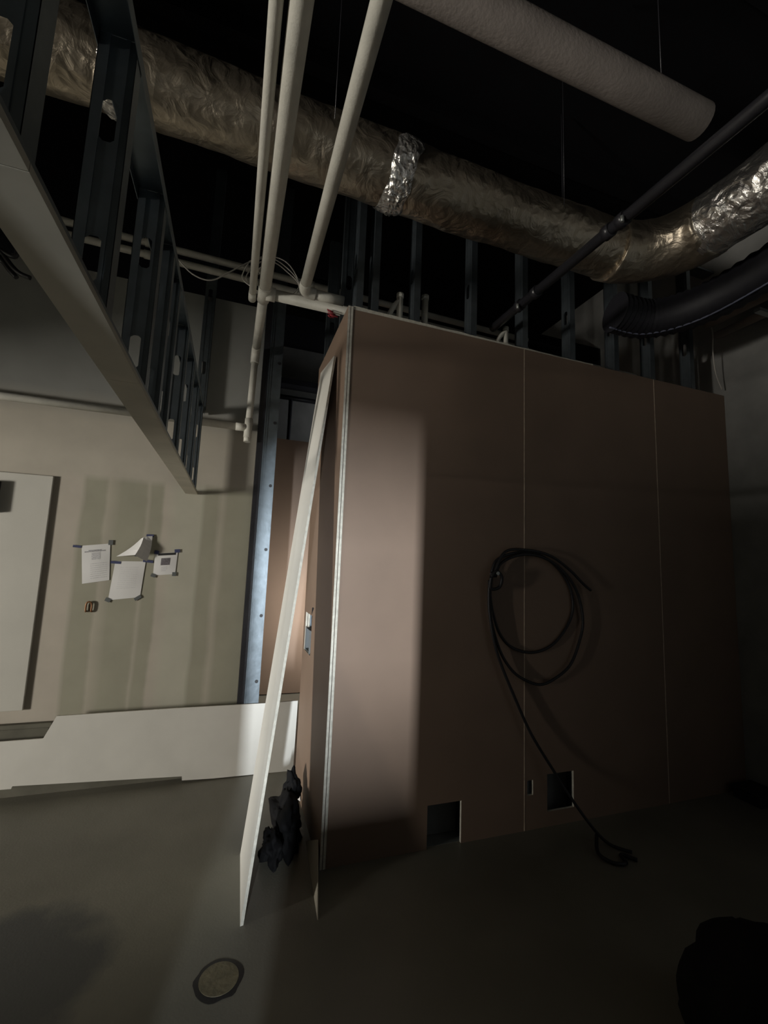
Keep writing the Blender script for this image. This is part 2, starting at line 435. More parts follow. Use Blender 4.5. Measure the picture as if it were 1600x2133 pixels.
# right wall, left wall (with wide opening), rear wall (with doorway), passage walls
struct(box('wall_right', (3.75, 3.87, -1.2, 7.0, 0.0, 4.75), M['farwall']))
wl = bmesh.new()
add_box(wl, -4.5, -4.38, -1.08, 0.95, 0.0, 1.80); add_box(wl, -4.5, -4.38, -1.08, 0.95, 2.9, 4.75); add_box(wl, -4.5, -4.38, 3.0, 3.56, 0.0, 4.75)  # low part and openings shaped, out of view, to steer the left light
add_box(wl, -4.5, -4.38, 0.95, 3.0, 2.0, 4.75)
struct(build('wall_left', wl, M['darkwall']))
wr = bmesh.new()
add_box(wr, -10.0, -0.70, -1.2, -1.08, 0.0, 4.75); add_box(wr, 0.03, 1.30, -1.2, -1.08, 0.0, 4.75)
add_box(wr, -0.70, 0.03, -1.2, -1.08, 1.76, 4.75); add_box(wr, -0.42, 0.03, -1.2, -1.08, 0.0, 0.78); add_box(wr, -0.70, -0.42, -1.2, -1.08, 0.0, 0.44)  # low blocks added and jambs set, unseen, to trim the corridor beam
struct(build('wall_rear', wr, M['darkwall']))
struct(box('wall_beam_stop', (0.60, 0.72, -4.2, -1.2, 0.0, 4.75), M['darkwall']))  # unseen wall added to keep the corridor light off the right side
wp = bpy.data.objects.new('wall_passage', None); COL.objects.link(wp); wp.location = (0.4, 5.4, 0); struct(wp)
for (x0, x1) in ((-0.9, 0.318), (0.322, 1.54), (1.544, 2.76)):
    bm = slab_holes('xz', (x0, x1), (0.012, 3.05), (5.4, 5.416), [])
    build('drywall_sheet', bm, [M['brown'], M['gyp'], M['greyback']], wp)
struct(box('wall_far', (-10.0, 3.75, 6.4, 6.5, 0.0, 4.75), M['farwall']))
struct(box('trim_1', (0.10, 3.7, 3.62, 3.74, 3.72, 4.05), M['ceil']))       # dark lintel over the passage

# ------------------------------------------------------------------ things on and at the front wall
# leaning strip: corner points from floor to the board it leans on
def prism(name, quad, off, m, parent=None, edge_m=None):
    bm = bmesh.new()
    off = Vector(off)
    a = [bm.verts.new(Vector(p)) for p in quad]; b = [bm.verts.new(Vector(p) + off) for p in quad]
    bm.faces.new(a); bm.faces.new(list(reversed(b)))
    n = len(quad)
    for k in range(n):
        f = bm.faces.new((a[k], b[k], b[(k + 1) % n], a[(k + 1) % n]))
        if edge_m is not None: f.material_index = 1
    return build(name, bm, [m] + ([edge_m] if edge_m else []), parent)

o = prism('leaning_strip', [(0.154, 2.120, 0.0), (0.163, 2.599, 0.0), (0.515, 3.055, 2.925), (0.518, 2.600, 2.850)],
          (0.0135, 0.003, 0.0), M['white'], None, M['gyp'])
tag(o, 'tall narrow white board strip leaning against the end of the brown wall', 'board')

# black cable coil hung on a nail
t = thing('cable_coil', 'black cable hung in loops on the brown wall with its tail on floor', 'cable', (1.53, FY, 1.52))
def on_wall(pts, y0=FY - 0.012, dy=0.0):
    return [(x, y0 - dy * i, z) for i, (x, z) in enumerate(pts)]
loop1 = [(1.53, 1.53), (1.56, 1.60), (1.648, 1.643), (1.774, 1.664), (1.904, 1.645), (2.037, 1.566), (2.13, 1.443), (2.15, 1.303), (2.09, 1.181),
         (1.974, 1.077), (1.827, 1.037), (1.685, 1.069), (1.598, 1.143), (1.546, 1.258), (1.520, 1.39), (1.53, 1.50)]
loop2 = [(1.545, 1.50), (1.575, 1.575), (1.66, 1.625), (1.79, 1.650), (1.93, 1.625), (2.06, 1.55), (2.17, 1.42), (2.216, 1.241), (2.185, 1.103), (2.105, 0.954),
         (1.972, 0.871), (1.863, 0.847), (1.738, 0.89), (1.651, 0.956), (1.575, 1.07), (1.515, 1.25), (1.505, 1.42), (1.52, 1.53)]
tube('loop', smooth_path(on_wall(loop1)), 0.0088, M['rubber'], t, 10)
tube('loop', smooth_path(on_wall(loop2, FY - 0.030)), 0.0088, M['rubber'], t, 10)
tube('free_end', smooth_path(on_wall([(1.52, 1.50), (1.60, 1.655), (1.77, 1.675), (1.95, 1.645), (2.10, 1.56), (2.20, 1.48), (2.27, 1.432)], FY - 0.046)), 0.0088, M['rubber'], t, 10)
tail = [(1.50, 2.335, 1.48), (1.498, 2.335, 1.32), (1.535, 2.335, 1.12), (1.59, 2.335, 0.97), (1.686, 2.33, 0.771), (1.791, 2.32, 0.568),
        (1.931, 2.30, 0.36), (2.03, 2.25, 0.20), (2.11, 2.17, 0.07), (2.16, 2.10, 0.018), (2.23, 2.02, 0.014)]
tube('tail', smooth_path(tail), 0.0088, M['rubber'], t, 10)
tube('tail_end', smooth_path([(2.11, 2.15, 0.05), (2.03, 2.06, 0.02), (2.05, 1.98, 0.014), (2.12, 1.96, 0.014), (2.15, 2.02, 0.014), (2.20, 1.96, 0.014)]), 0.010, M['rubber'], t, 10)
tube('tie', smooth_path([(1.495, FY - 0.06, 1.50), (1.53, FY - 0.066, 1.535), (1.57, FY - 0.06, 1.50), (1.56, FY - 0.05, 1.44), (1.50, FY - 0.05, 1.43), (1.495, FY - 0.06, 1.50)]), 0.010, M['rubber'], t, 8)
nl = tube('nail', [(1.527, FY - 0.001, 1.517), (1.527, FY - 0.083, 1.523)], 0.005, M['zinc'], t, 8)
tube('nail_head', [(1.527, FY - 0.083, 1.523), (1.527, FY - 0.086, 1.523)], 0.011, M['zinc'], nl, 10)

# electrical box in the cut-out of the wall end
t = thing('switch_box', 'grey steel switch box in the cut-out of the brown wall end', 'electrical box', (0.575, 3.1, 0.93))
bm = bmesh.new()
add_box(bm, 0.541, 0.60, 3.00, 3.003, 0.94, 1.085); add_box(bm, 0.541, 0.60, 3.182, 3.185, 0.94, 1.085)
add_box(bm, 0.541, 0.60, 3.003, 3.182, 0.94, 0.943); add_box(bm, 0.541, 0.60, 3.003, 3.182, 1.082, 1.085)
add_box(bm, 0.597, 0.60, 3.003, 3.182, 0.943, 1.082)
build('case', bm, M['greyback'], t)
bm = bmesh.new()
add_box(bm, 0.538, 0.5405, 2.995, 3.02, 0.935, 1.09); build('ear', bm, M['greyback'], t)
bm = bmesh.new(); add_box(bm, 0.538, 0.5405, 3.165, 3.19, 0.935, 1.09); build('ear', bm, M['greyback'], t)
tube('cable', smooth_path([(0.585, 3.09, 1.05), (0.56, 3.05, 1.10), (0.545, 2.99, 1.20), (0.535, 2.93, 1.245)]), 0.006, M['rubber'], t, 8)

# black crumpled bag between the leaning strip and the wall end
def lump(name, c, sx, sy, sz, amp, m, parent=None, seed=0.0, flat=True):
    bm = bmesh.new()
    bmesh.ops.create_icosphere(bm, subdivisions=4, radius=1.0)
    for v in bm.verts:
        d = v.co.normalized()
        k = 1 + amp * noise.noise(d * 1.7 + Vector((seed, 0, 0))) + amp * 0.5 * noise.noise(d * 4.5 + Vector((0, seed, 0)))
        p = Vector((d.x * sx * k, d.y * sy * k, d.z * sz * k))
        if flat and p.z < -sz * 0.55: p.z = -sz * 0.55
        v.co = p + Vector(c) + (Vector((0, 0, sz * 0.55)) if flat else Vector((0, 0, 0)))
    for f in bm.faces: f.smooth = True
    return build(name, bm, m, parent)
t = thing('crumpled_bag', 'crumpled black plastic bag on the floor behind the leaning strip', 'bag', (0.42, 2.62, 0))
lump('body', (0.405, 2.70, 0.0), 0.085, 0.20, 0.12, 0.5, M['sack'], t, 3.1)
lump('gathered_neck', (0.455, 2.86, 0.12), 0.045, 0.06, 0.10, 0.5, M['sack'], t, 8.2)
lump('loose_fold', (0.32, 2.56, 0.0), 0.055, 0.12, 0.07, 0.5, M['sack'], t, 5.5)
o = prism('paper_scrap', [(0.500, 3.10, 0.001), (0.532, 3.20, 0.004), (0.534, 3.06, 0.13), (0.533, 2.98, 0.03)], (0.002, 0, 0), M['paper'])
tag(o, 'small torn white scrap at the foot of the brown wall end', 'paper scrap')

# black sack at the lower right corner
t = thing('black_sack', 'large rounded black sack on the floor at the lower right corner', 'bag', (1.72, 1.05, 0))
lump('body', (1.77, 1.04, 0.0), 0.285, 0.26, 0.25, 0.16, M['sack'], t, 1.3)
lump('tied_neck', (1.80, 1.04, 0.345), 0.05, 0.05, 0.05, 0.4, M['sack'], t, 2.2, flat=False)
# small dark block in the corner at the right wall
t = thing('corner_block', 'small dark block on the floor in the corner by the right wall', 'block', (3.62, 2.22, 0))
box('body', (3.52, 3.72, 2.14, 2.32, 0.0, 0.07), M['black'], t, 0.006)
box('lid', (3.51, 3.73, 2.13, 2.33, 0.07, 0.085), M['rubber'], t, 0.003)

# round floor cover
t = thing('floor_cover', 'round tan floor cover with dark rim in the concrete', 'floor cover', (0.075, 1.895, 0))
bm = bmesh.new(); sweep(bm, [(0.075, 1.895, 0.0), (0.075, 1.895, 0.004)], 0.070, 36); build('plate', bm, M['cover'], t)
bm = bmesh.new()
R1, R2 = 0.071, 0.088
for k in range(36):
    a0, a1 = 2 * math.pi * k / 36, 2 * math.pi * (k + 1) / 36
    w0 = 1 + 0.10 * noise.noise(Vector((math.cos(a0) * 2, math.sin(a0) * 2, 0.3))); w1 = 1 + 0.10 * noise.noise(Vector((math.cos(a1) * 2, math.sin(a1) * 2, 0.3)))
    pts = [(R1, a0, 1), (R1, a1, 1), (R2 * w1, a1, 0), (R2 * w0, a0, 0)]
    bm.faces.new([bm.verts.new((0.075 + r * math.cos(a), 1.895 + r * math.sin(a), 0.0025 if top else 0.0008)) for r, a, top in pts])
bmesh.ops.remove_doubles(bm, verts=bm.verts, dist=1e-5)
build('rim', bm, M['rubber'], t)

# ------------------------------------------------------------------ things on and at the back wall
# long low offcut standing on edge, with a notch cut out of its upper left
Yb = 3.475
outline = [(-2.1, 0.105), (-1.18, 0.080), (-1.175, 0.095), (-0.208, 0.045), (-0.205, 0.018), (0.0, 0.008), (0.555, 0.0), (0.560, 0.499), (0.40, 0.495), (-0.30, 0.500), (-0.987, 0.497), (-1.045, 0.365), (-1.6, 0.365), (-2.1, 0.37)]
bm = bmesh.new()
fr = [bm.verts.new((x, Yb, z)) for x, z in outline]; bk = [bm.verts.new((x, Yb + 0.0135, z)) for x, z in outline]
bm.faces.new(fr); bm.faces.new(list(reversed(bk)))
for k in range(len(outline)):
    f = bm.faces.new((fr[k], bk[k], bk[(k + 1) % len(outline)], fr[(k + 1) % len(outline)])); f.material_index = 1
o = build('drywall_offcut', bm, [M['white'], M['gyp']])
tag(o, 'long low white board offcut standing on edge along the back wall', 'board')

# pale panel fixed at the left of the back wall
t = thing('wall_panel', 'large pale panel on the back wall at the left edge', 'panel', (-1.6, BY, 0.52))
box('face', (-2.05, -1.195, BY - 0.020, BY - 0.006, 0.525, 2.065), M['panel'], t, 0.004)
box('backing_frame', (-2.03, -1.215, BY - 0.006, BY - 0.0005, 0.54, 2.05), M['black'], t)
hd = box('latch', (-1.54, -1.478, BY - 0.060, BY - 0.0202, 1.79, 2.0), M['rubber'], t, 0.006)
hd['label'] = 'black latch plate'
# strip on the wall behind the notch, shadow put into its dark olive colour
t = thing('ledge_strip', 'dull strip along the wall behind the notched offcut, its colour darkened for shadow', 'strip', (-1.6, BY, 0.40))
box('rail', (-2.4, -1.03, BY - 0.030, BY - 0.001, 0.30, 0.415), M['ledge'], t, 0.01)
box('cap', (-2.4, -1.02, BY - 0.040, BY - 0.001, 0.416, 0.445), M['ledge'], t, 0.004)

# papers taped to the back wall
PY = BY - 0.004
def paper(name, label, quad, tapes, prints, bulge=0.006, grp='papers taped to the back wall'):
    """quad: top-left, top-right, bottom-right, bottom-left as (x, z); tapes: (x, z, w, h, tilt, green); prints: (u0,u1,v0,v1,mat)."""
    cx = sum(q[0] for q in quad) / 4; cz = sum(q[1] for q in quad) / 4
    t = thing(name, label, 'paper', (cx, BY, cz), grp)
    def at(u, v, off=0.0):
        a = Vector(quad[0]) * (1 - u) + Vector(quad[1]) * u; b = Vector(quad[3]) * (1 - u) + Vector(quad[2]) * u
        p = a * (1 - v) + b * v
        return (p.x, PY - bulge * math.sin(math.pi * u) * math.sin(math.pi * v) - off, p.y)
    bm = bmesh.new(); N = 6
    g = [[bm.verts.new(at(i / N, j / N)) for i in range(N + 1)] for j in range(N + 1)]
    for j in range(N):
        for i in range(N):
            f = bm.faces.new((g[j][i], g[j][i + 1], g[j + 1][i + 1], g[j + 1][i])); f.smooth = True
    build('sheet', bm, M['paper'], t)
    for (u0, u1, v0, v1, mm) in prints:
        bm = bmesh.new(); K = 4
        g = [[bm.verts.new(at(u0 + (u1 - u0) * i / K, v0 + (v1 - v0) * j / K, 0.0006)) for i in range(K + 1)] for j in range(K + 1)]
        for j in range(K):
            for i in range(K): bm.faces.new((g[j][i], g[j][i + 1], g[j + 1][i + 1], g[j + 1][i]))
        build('print', bm, M[mm], t)
    for (x, z, w, h, tilt, kind) in tapes:
        bm = bmesh.new(); add_box(bm, -w / 2, w / 2, -0.0012, 0, -h / 2, h / 2)
        bmesh.ops.transform(bm, matrix=Matrix.Translation((x, PY - 0.0015, z)) @ Matrix.Rotation(math.radians(tilt), 4, 'Y'), verts=bm.verts)
        build('tape', bm, M[kind], t)
    return t
def wallx(u, v):          # photograph point on the back wall -> wall coordinates, by a fitted affine map kept as numbers
    return (-1.025 + (u - 150) * 0.003225 + (v - 1135) * 0.00012, 1.600 - (v - 1135) * 0.00317 + (u - 150) * 0.00040)
def wq(*pts): return [wallx(*p) for p in pts]
lines = [(0.30, 0.92, 0.50 + 0.055 * k, 0.512 + 0.055 * k, 'ink') for k in range(8)]
paper('paper_sheet', 'leftmost creased paper taped to back wall with a grey heading', wq((162, 1137), (215, 1136), (218, 1217), (168, 1220)),
      [(*wallx(154, 1138), 0.05, 0.016, 4, 'tape'), (*wallx(216, 1134), 0.028, 0.034, 0, 'tapegreen')],
      [(0.10, 0.85, 0.16, 0.19, 'inkmid'), (0.24, 0.70, 0.135, 0.16, 'inkmid'), (0.35, 0.66, 0.21, 0.40, 'ink')] + lines)
paper('paper_sheet', 'large blank paper taped at the middle, below the curled one', wq((227, 1176), (286, 1182), (279, 1261), (218, 1261)),
      [(*wallx(228, 1179), 0.062, 0.018, 2, 'tape'), (*wallx(291, 1182), 0.066, 0.018, 6, 'tape'), (*wallx(218, 1260), 0.034, 0.026, 25, 'tapegreen'), (*wallx(275, 1262), 0.046, 0.022, -35, 'tapegreen')],
      [(0.2, 0.8, 0.16 + 0.05 * k, 0.166 + 0.05 * k, 'ink') for k in range(12)])
paper('paper_sheet', 'small square notice with a black bar, rightmost on the back wall', wq((304, 1165), (350, 1166), (347, 1216), (302, 1215)),
      [(*wallx(307, 1163), 0.03, 0.026, 10, 'tape'), (*wallx(349, 1163), 0.036, 0.024, -6, 'tape'), (*wallx(303, 1215), 0.032, 0.024, 20, 'tapegreen'), (*wallx(345, 1216), 0.026, 0.028, 0, 'tapegreen')],
      [(0.14, 0.93, 0.01, 0.115, 'inkblack'), (0.30, 0.70, 0.24, 0.56, 'inkdark'), (0.34, 0.6, 0.64, 0.665, 'ink'), (0.34, 0.6, 0.72, 0.745, 'ink'), (0.34, 0.56, 0.80, 0.825, 'ink')])
# curled sheet: held at its top right corner, folding forward
t = thing('curled_paper', 'curled paper held by one taped corner above the large blank sheet', 'paper', (*[wallx(265, 1150)[0], BY], wallx(265, 1150)[1]), 'papers taped to the back wall')
bm = bmesh.new()
cols = [((275, 1129), (229, 1166), 0.006), ((278, 1128), (250, 1166), 0.030), ((280, 1127), (268, 1166), 0.058), ((287, 1125), (277, 1174), 0.030), ((297, 1125), (289, 1182), 0.003)]
N = 6; rows = []
for j in range(N + 1):
    v = j / N; row = []
    for (p0, p1, lift) in cols:
        bow = 6 * math.sin(math.pi * v)
        x, z = wallx(p0[0] * (1 - v) + p1[0] * v + bow * 0.4, p0[1] * (1 - v) + p1[1] * v + bow * 0.3)
        row.append(bm.verts.new((x, PY - 0.009 - lift * (0.25 + 0.75 * min(1, v * 1.6)), z)))
    rows.append(row)
for j in range(N):
    for i in range(4):
        bm.faces.new((rows[j][i], rows[j][i + 1], rows[j + 1][i + 1], rows[j + 1][i]))
build('sheet', bm, M['paper'], t)
bm = bmesh.new(); p = wallx(292, 1124); add_box(bm, p[0] - 0.024, p[0] + 0.024, PY - 0.004, PY - 0.001, p[1] - 0.010, p[1] + 0.010); build('tape', bm, M['tape'], t)
bm = bmesh.new(); p = wallx(268, 1166); add_box(bm, p[0] - 0.012, p[0] + 0.012, PY - 0.014, PY - 0.010, p[1] - 0.010, p[1] + 0.010); build('tape', bm, M['tapegreen'], t)
# copper loop poking from the wall
p = wallx(184, 1271)
o = tube('wire_hook', smooth_path([(p[0] - 0.016, BY - 0.001, p[1] - 0.030), (p[0] - 0.016, BY - 0.010, p[1] - 0.028), (p[0] - 0.017, BY - 0.012, p[1] + 0.012), (p[0] - 0.009, BY - 0.013, p[1] + 0.032), (p[0] + 0.009, BY - 0.013, p[1] + 0.032), (p[0] + 0.017, BY - 0.012, p[1] + 0.012), (p[0] + 0.017, BY - 0.010, p[1] - 0.028), (p[0] + 0.017, BY - 0.001, p[1] - 0.030)]), 0.0055, M['copper'])
tag(o, 'small copper wire loop sticking out of the back wall below the papers', 'wire')

# ------------------------------------------------------------------ bulkhead of steel studs hanging on the left
t = thing('bulkhead_frame', 'hanging bulkhead of steel studs with a boarded underside', 'framing', (-0.32, 2.0, 2.02))
HX0, HX1, HZ0, HZ1 = -0.362, -0.278, 2.02, 2.68
hy = [0.20, 0.62, 1.33, 1.66, 2.40, 3.02, 3.548]
for a, b in zip(hy[:-1], hy[1:]):
    box('underside_board', (HX0 + 0.001, HX1, a + 0.0015, b, HZ0, HZ0 + 0.013), M['headerboard'], t)
bm = bmesh.new()
add_box(bm, HX0 + 0.003, HX1 - 0.003, 0.2, 3.548, HZ0 + 0.0135, HZ0 + 0.015)
add_box(bm, HX1 - 0.003, HX1 - 0.0015, 0.2, 3.548, HZ0 + 0.015, HZ0 + 0.024)
add_box(bm, HX0 + 0.0015, HX0 + 0.003, 0.2, 3.548, HZ0 + 0.015, HZ0 + 0.024)
build('bottom_track', bm, M['steel'], t)
bm = bmesh.new()
add_box(bm, HX0 + 0.003, HX1 - 0.003, 0.2, 3.548, HZ1 - 0.0015, HZ1)
add_box(bm, HX1 - 0.003, HX1 - 0.0015, 0.2, 3.548, HZ1 - 0.035, HZ1)
add_box(bm, HX0 + 0.0015, HX0 + 0.003, 0.2, 3.548, HZ1 - 0.035, HZ1)
build('top_track', bm, M['steel'], t)
me_head = stud_mesh('head_stud', HX1 - HX0 - 0.008, 0.041, HZ0 + 0.0155, HZ1 - 0.002, (2.15, 2.47), M['steel'])
for y in (0.60, 0.99, 1.42, 1.66, 1.86, 2.25, 2.62, 3.02, 3.40):
    place('head_stud', me_head, ((HX0 + HX1) / 2, y, 0), 0, t)
# full-height end stud pair against the back wall, rising to the deck
me_end = stud_mesh('end_stud', 0.076, 0.05, HZ1 + 0.002, 4.70, (3.0, 3.6), M['steel'])
place('end_stud', me_end, (-0.312, 3.50, 0), 0, t)

# ------------------------------------------------------------------ white pipes
PZ = 3.20
def pipe_part(name, pts, r, t, m='pipe', n=16): return tube(name, pts, r, M[m], t, n)
t = thing('pipe_run', 'thick white pipe run with a tee, dropping down the back wall', 'pipe', (0.066, 2.66, PZ))
pipe_part('pipe', [(0.075, -0.9, PZ), (0.069, 2.60, PZ)], 0.036, t)
pipe_part('pipe', [(0.066, 2.72, PZ), (0.060, 3.40, PZ)], 0.031, t)
pipe_part('elbow', smooth_path([(0.060, 3.39, PZ), (0.059, 3.45, PZ - 0.01), (0.058, 3.478, PZ - 0.05), (0.058, 3.482, PZ - 0.10)], 5), 0.033, t)
pipe_part('pipe', [(0.058, 3.482, PZ - 0.08), (0.048, 3.482, 2.60)], 0.0255, t)
tee = pipe_part('tee', [(0.069, 2.585, PZ), (0.066, 2.735, PZ)], 0.039, t)
pipe_part('tee_collar', [(0.069, 2.580, PZ), (0.069, 2.592, PZ)], 0.0415, tee)
pipe_part('tee_outlet', [(0.080, 2.66, PZ), (0.135, 2.66, PZ)], 0.042, tee)
pipe_part('branch_pipe', [(0.120, 2.66, PZ), (3.1, 2.66, PZ)], 0.034, t)
pipe_part('wall_tee', [(0.049, 3.482, 2.64), (0.046, 3.482, 2.49)], 0.030, t)
pipe_part('cap', [(0.046, 3.482, 2.505), (0.046, 3.482, 2.455)], 0.0265, t)
pipe_part('wall_outlet', [(0.03, 3.482, 2.568), (-0.045, 3.482, 2.567)], 0.030, t)
pipe_part('wall_pipe', [(-0.03, 3.482, 2.567), (-3.2, 3.482, 2.562)], 0.027, t)
bm = bmesh.new()
for k in range(7):
    a = 0.8 * k
    sweep(bm, [(0.46 + 0.006 * k, 2.66 - 0.035 * math.cos(a), PZ - 0.036), (0.50 + 0.02 * (k % 3), 2.655 - 0.037 * math.cos(a + 0.5), PZ - 0.045 - 0.004 * (k % 2))], 0.004, 6)
o = build('marking_tape', bm, M['redtape'], t); o['label'] = 'frayed red tape'

t = thing('thin_pipe', 'thinner white pipe running close beside the thick one, leftmost', 'pipe', (0.012, 2.7, PZ))
pipe_part('pipe', [(0.0, -0.9, PZ), (0.0, 2.70, PZ)], 0.0215, t)
pipe_part('end_cap', [(0.0, 2.68, PZ), (0.0, 2.76, PZ)], 0.024, t)

t = thing('side_pipe', 'single white pipe to the right, turning behind the brown wall top', 'pipe', (0.295, 2.52, PZ))
pipe_part('pipe', [(0.288, -0.9, PZ), (0.297, 2.47, PZ)], 0.032, t)
pipe_part('elbow', smooth_path([(0.297, 2.455, PZ), (0.298, 2.515, PZ), (0.318, 2.548, PZ), (0.37, 2.555, PZ)], 5), 0.035, t)
pipe_part('branch_pipe', [(0.36, 2.555, PZ), (0.55, 2.555, PZ)], 0.030, t)

# short stubs rising above the brown wall
for i, (x, h, r, lab) in enumerate(((0.893, 0.155, 0.020, 'short white pipe stub above the brown wall, nearest the corner'),
                                   (1.068, 0.185, 0.021, 'taller white pipe stub above the brown wall, second from the corner'),
                                   (1.685, 0.105, 0.018, 'small white pipe stub above the brown wall near the seam'))):
    t = thing('pipe_stub', lab, 'pipe', (x, 2.45, 3.05), 'pipe stubs above the brown wall')
    pipe_part('upright', [(x, 2.45, 2.96), (x, 2.45, 3.10 + h)], r, t)
    pipe_part('cap', [(x, 2.45, 3.10 + h - 0.01), (x, 2.45, 3.10 + h + 0.018)], r * 1.15, t)
    if i != 1:
        pipe_part('side_arm', smooth_path([(x - 0.09, 2.45, 3.06), (x - 0.045, 2.45, 3.10 + h * 0.45), (x, 2.45, 3.10 + h * 0.85)], 4), r * 0.8, t)

# ------------------------------------------------------------------ foil duct
def foil_tube(bm, path, r0, seed, nseg=48, amp=0.05):
    def rf(i, k, a):
        p = path[i]; q = Vector((p.x * 3.2 + seed, math.cos(a) * 1.6 + p.y * 3.2, math.sin(a) * 1.6))
        q2 = Vector((p.x * 11 + seed, math.cos(a) * 3 + p.y * 11, math.sin(a) * 3))
        q3 = Vector((p.x * 26 + seed, math.cos(a) * 3 + p.y * 26, math.sin(a) * 3))
        return 1 + amp * noise.noise(q) + amp * 0.55 * noise.noise(q2) + amp * 0.3 * abs(noise.noise(q3))
    sweep(bm, path, r0, nseg, True, rf)
DZ = 3.60
t = thing('foil_duct', 'foil wrapped air duct crossing overhead and turning along the right wall', 'duct', (1.0, 1.98, DZ))
path = [Vector((-2.6 + 0.025 * k, 1.98, DZ + 0.045 * max(0.0, min(1.0, (0.9 - (-2.6 + 0.025 * k)) / 1.4)))) for k in range(int(4.75 / 0.025) + 1)]
bm = bmesh.new(); foil_tube(bm, path, 0.165, 1.0); build('duct_run', bm, M['foil'], t)
arc = []
cx, cy, rr = 2.13, 1.60, 0.38
for k in range(22):
    a = math.pi / 2 * (1 - k / 21)
    arc.append(Vector((cx + rr * math.cos(a), cy + rr * math.sin(a), DZ)))
bm = bmesh.new(); foil_tube(bm, arc, 0.178, 4.0); build('duct_elbow', bm, M['foil'], t)
path = [Vector((2.51, 1.64 - 0.025 * k, DZ)) for k in range(100)]
bm = bmesh.new(); foil_tube(bm, path, 0.175, 9.0, amp=0.06); o = build('duct_run', bm, M['foiltape_litbranch'], t); o['label'] = 'foil duct branch along the right wall, its highlights put into brighter foil'  # brighter foil on this branch puts its highlights into the colour
def foil_band(x, w, seed, r=0.172):
    bm = bmesh.new(); NS, NR = 72, 12; g = []
    for j in range(NR + 1):
        row = []
        for k in range(NS):
            a = 2 * math.pi * k / NS; ca, sa = math.cos(a), math.sin(a)
            half = w / 2 * (1 + 0.35 * noise.noise(Vector((ca * 2, sa * 2, seed + (5 if j > NR / 2 else 0)))))
            u = (j / NR * 2 - 1)
            px = x + u * half + 0.03 * sa
            crease = abs(noise.noise(Vector((px * 30, ca * 5, sa * 5 + seed)))) + 0.5 * abs(noise.noise(Vector((px * 70, ca * 11, sa * 11 + seed))))
            rr_ = r * (1 + 0.11 * crease * (1 - abs(u) ** 3) - 0.02 * abs(u) ** 4)
            zc = DZ + 0.045 * max(0.0, min(1.0, (0.9 - px) / 1.4))
            row.append(bm.verts.new((px, 1.98 + rr_ * ca, zc + rr_ * sa)))
        g.append(row)
    for j in range(NR):
        for k in range(NS):
            bm.faces.new((g[j][k], g[j][(k + 1) % NS], g[j + 1][(k + 1) % NS], g[j + 1][k]))
    o = build('foil_tape', bm, M['foiltape_litbranch'], t); o['label'] = 'bright crumpled foil tape band'
foil_band(0.685, 0.13, 21.0)
foil_band(-0.60, 0.10, 33.0, 0.169)
# hanger straps of the duct
for x in (-1.2, 0.30, 1.62):
    bm = bmesh.new(); sweep(bm, [(x, 1.98 - 0.18, DZ), (x, 1.98 - 0.18, 4.70)], 0.002, 6)
    build('hanger', bm, M['black'], t)

# ------------------------------------------------------------------ other services overhead
t = thing('sprinkler_pipe', 'black steel pipe running overhead towards the brown wall', 'pipe', (1.62, 1.5, 3.2))
pipe_part('pipe', [(1.685, -0.9, 3.20), (1.585, 2.46, 3.20)], 0.027, t, 'black')
for y in (1.42, 1.50, 2.02, 2.17):
    x = 1.685 - 0.1 * (y + 0.9) / 3.36
    c = pipe_part('coupling', [(x, y - 0.022, 3.20), (x, y + 0.022, 3.20)], 0.034, t, 'black')
for y in (1.39, 2.14):
    x = 1.685 - 0.1 * (y + 0.9) / 3.36
    pipe_part('bolt', [(x - 0.036, y, 3.185), (x - 0.036, y, 3.155)], 0.008, t, 'zinc', 8)

t = thing('overhead_pipe', 'thick grey lagged pipe high overhead with an open cut end', 'pipe', (1.2, 1.25, 3.75))
bm = bmesh.new()
sweep(bm, [(0.2, 1.30, 3.75), (1.0, 1.30, 3.75), (1.99, 1.30, 3.75)], 0.078, 24, False)
sweep(bm, [(1.99, 1.30, 3.75), (1.2, 1.30, 3.75)], 0.066, 24, False)
build('lagging', bm, M['greypipe'], t)
bm = bmesh.new()
for k in range(24):
    a0, a1 = 2 * math.pi * k / 24, 2 * math.pi * (k + 1) / 24
    bm.faces.new([bm.verts.new((1.99, 1.30 + r * math.cos(a), 3.75 + r * math.sin(a))) for r, a in ((0.066, a0), (0.066, a1), (0.078, a1), (0.078, a0))])
build('end_ring', bm, M['greypipe'], t)
pipe_part('inner_pipe', [(0.2, 1.30, 3.75), (1.95, 1.30, 3.75)], 0.045, t, 'black')
for x in (0.45, 1.75):
    pipe_part('hanger', [(x, 1.30, 3.83), (x, 1.30, 4.70)], 0.0025, t, 'black', 6)

for i, (z, lab) in enumerate(((3.865, 'upper of two pale conduits running high along the back wall'), (3.77, 'lower of two pale conduits running high along the back wall'))):
    t = thing('conduit', lab, 'conduit', (-0.5, 3.42, z), 'conduits high on the back wall')
    pipe_part('tube', [(-3.4, 3.42, z + 0.03), (2.6, 3.42, z - 0.06)], 0.026, t, 'pipe', 12)
    for x in (-2.2, -0.75, 0.45):
        pipe_part('coupling', [(x - 0.03, 3.42, z + 0.03 - 0.015 * (x + 3.4)), (x + 0.03, 3.42, z + 0.03 - 0.015 * (x + 3.4))], 0.031, t, 'pipe', 12)

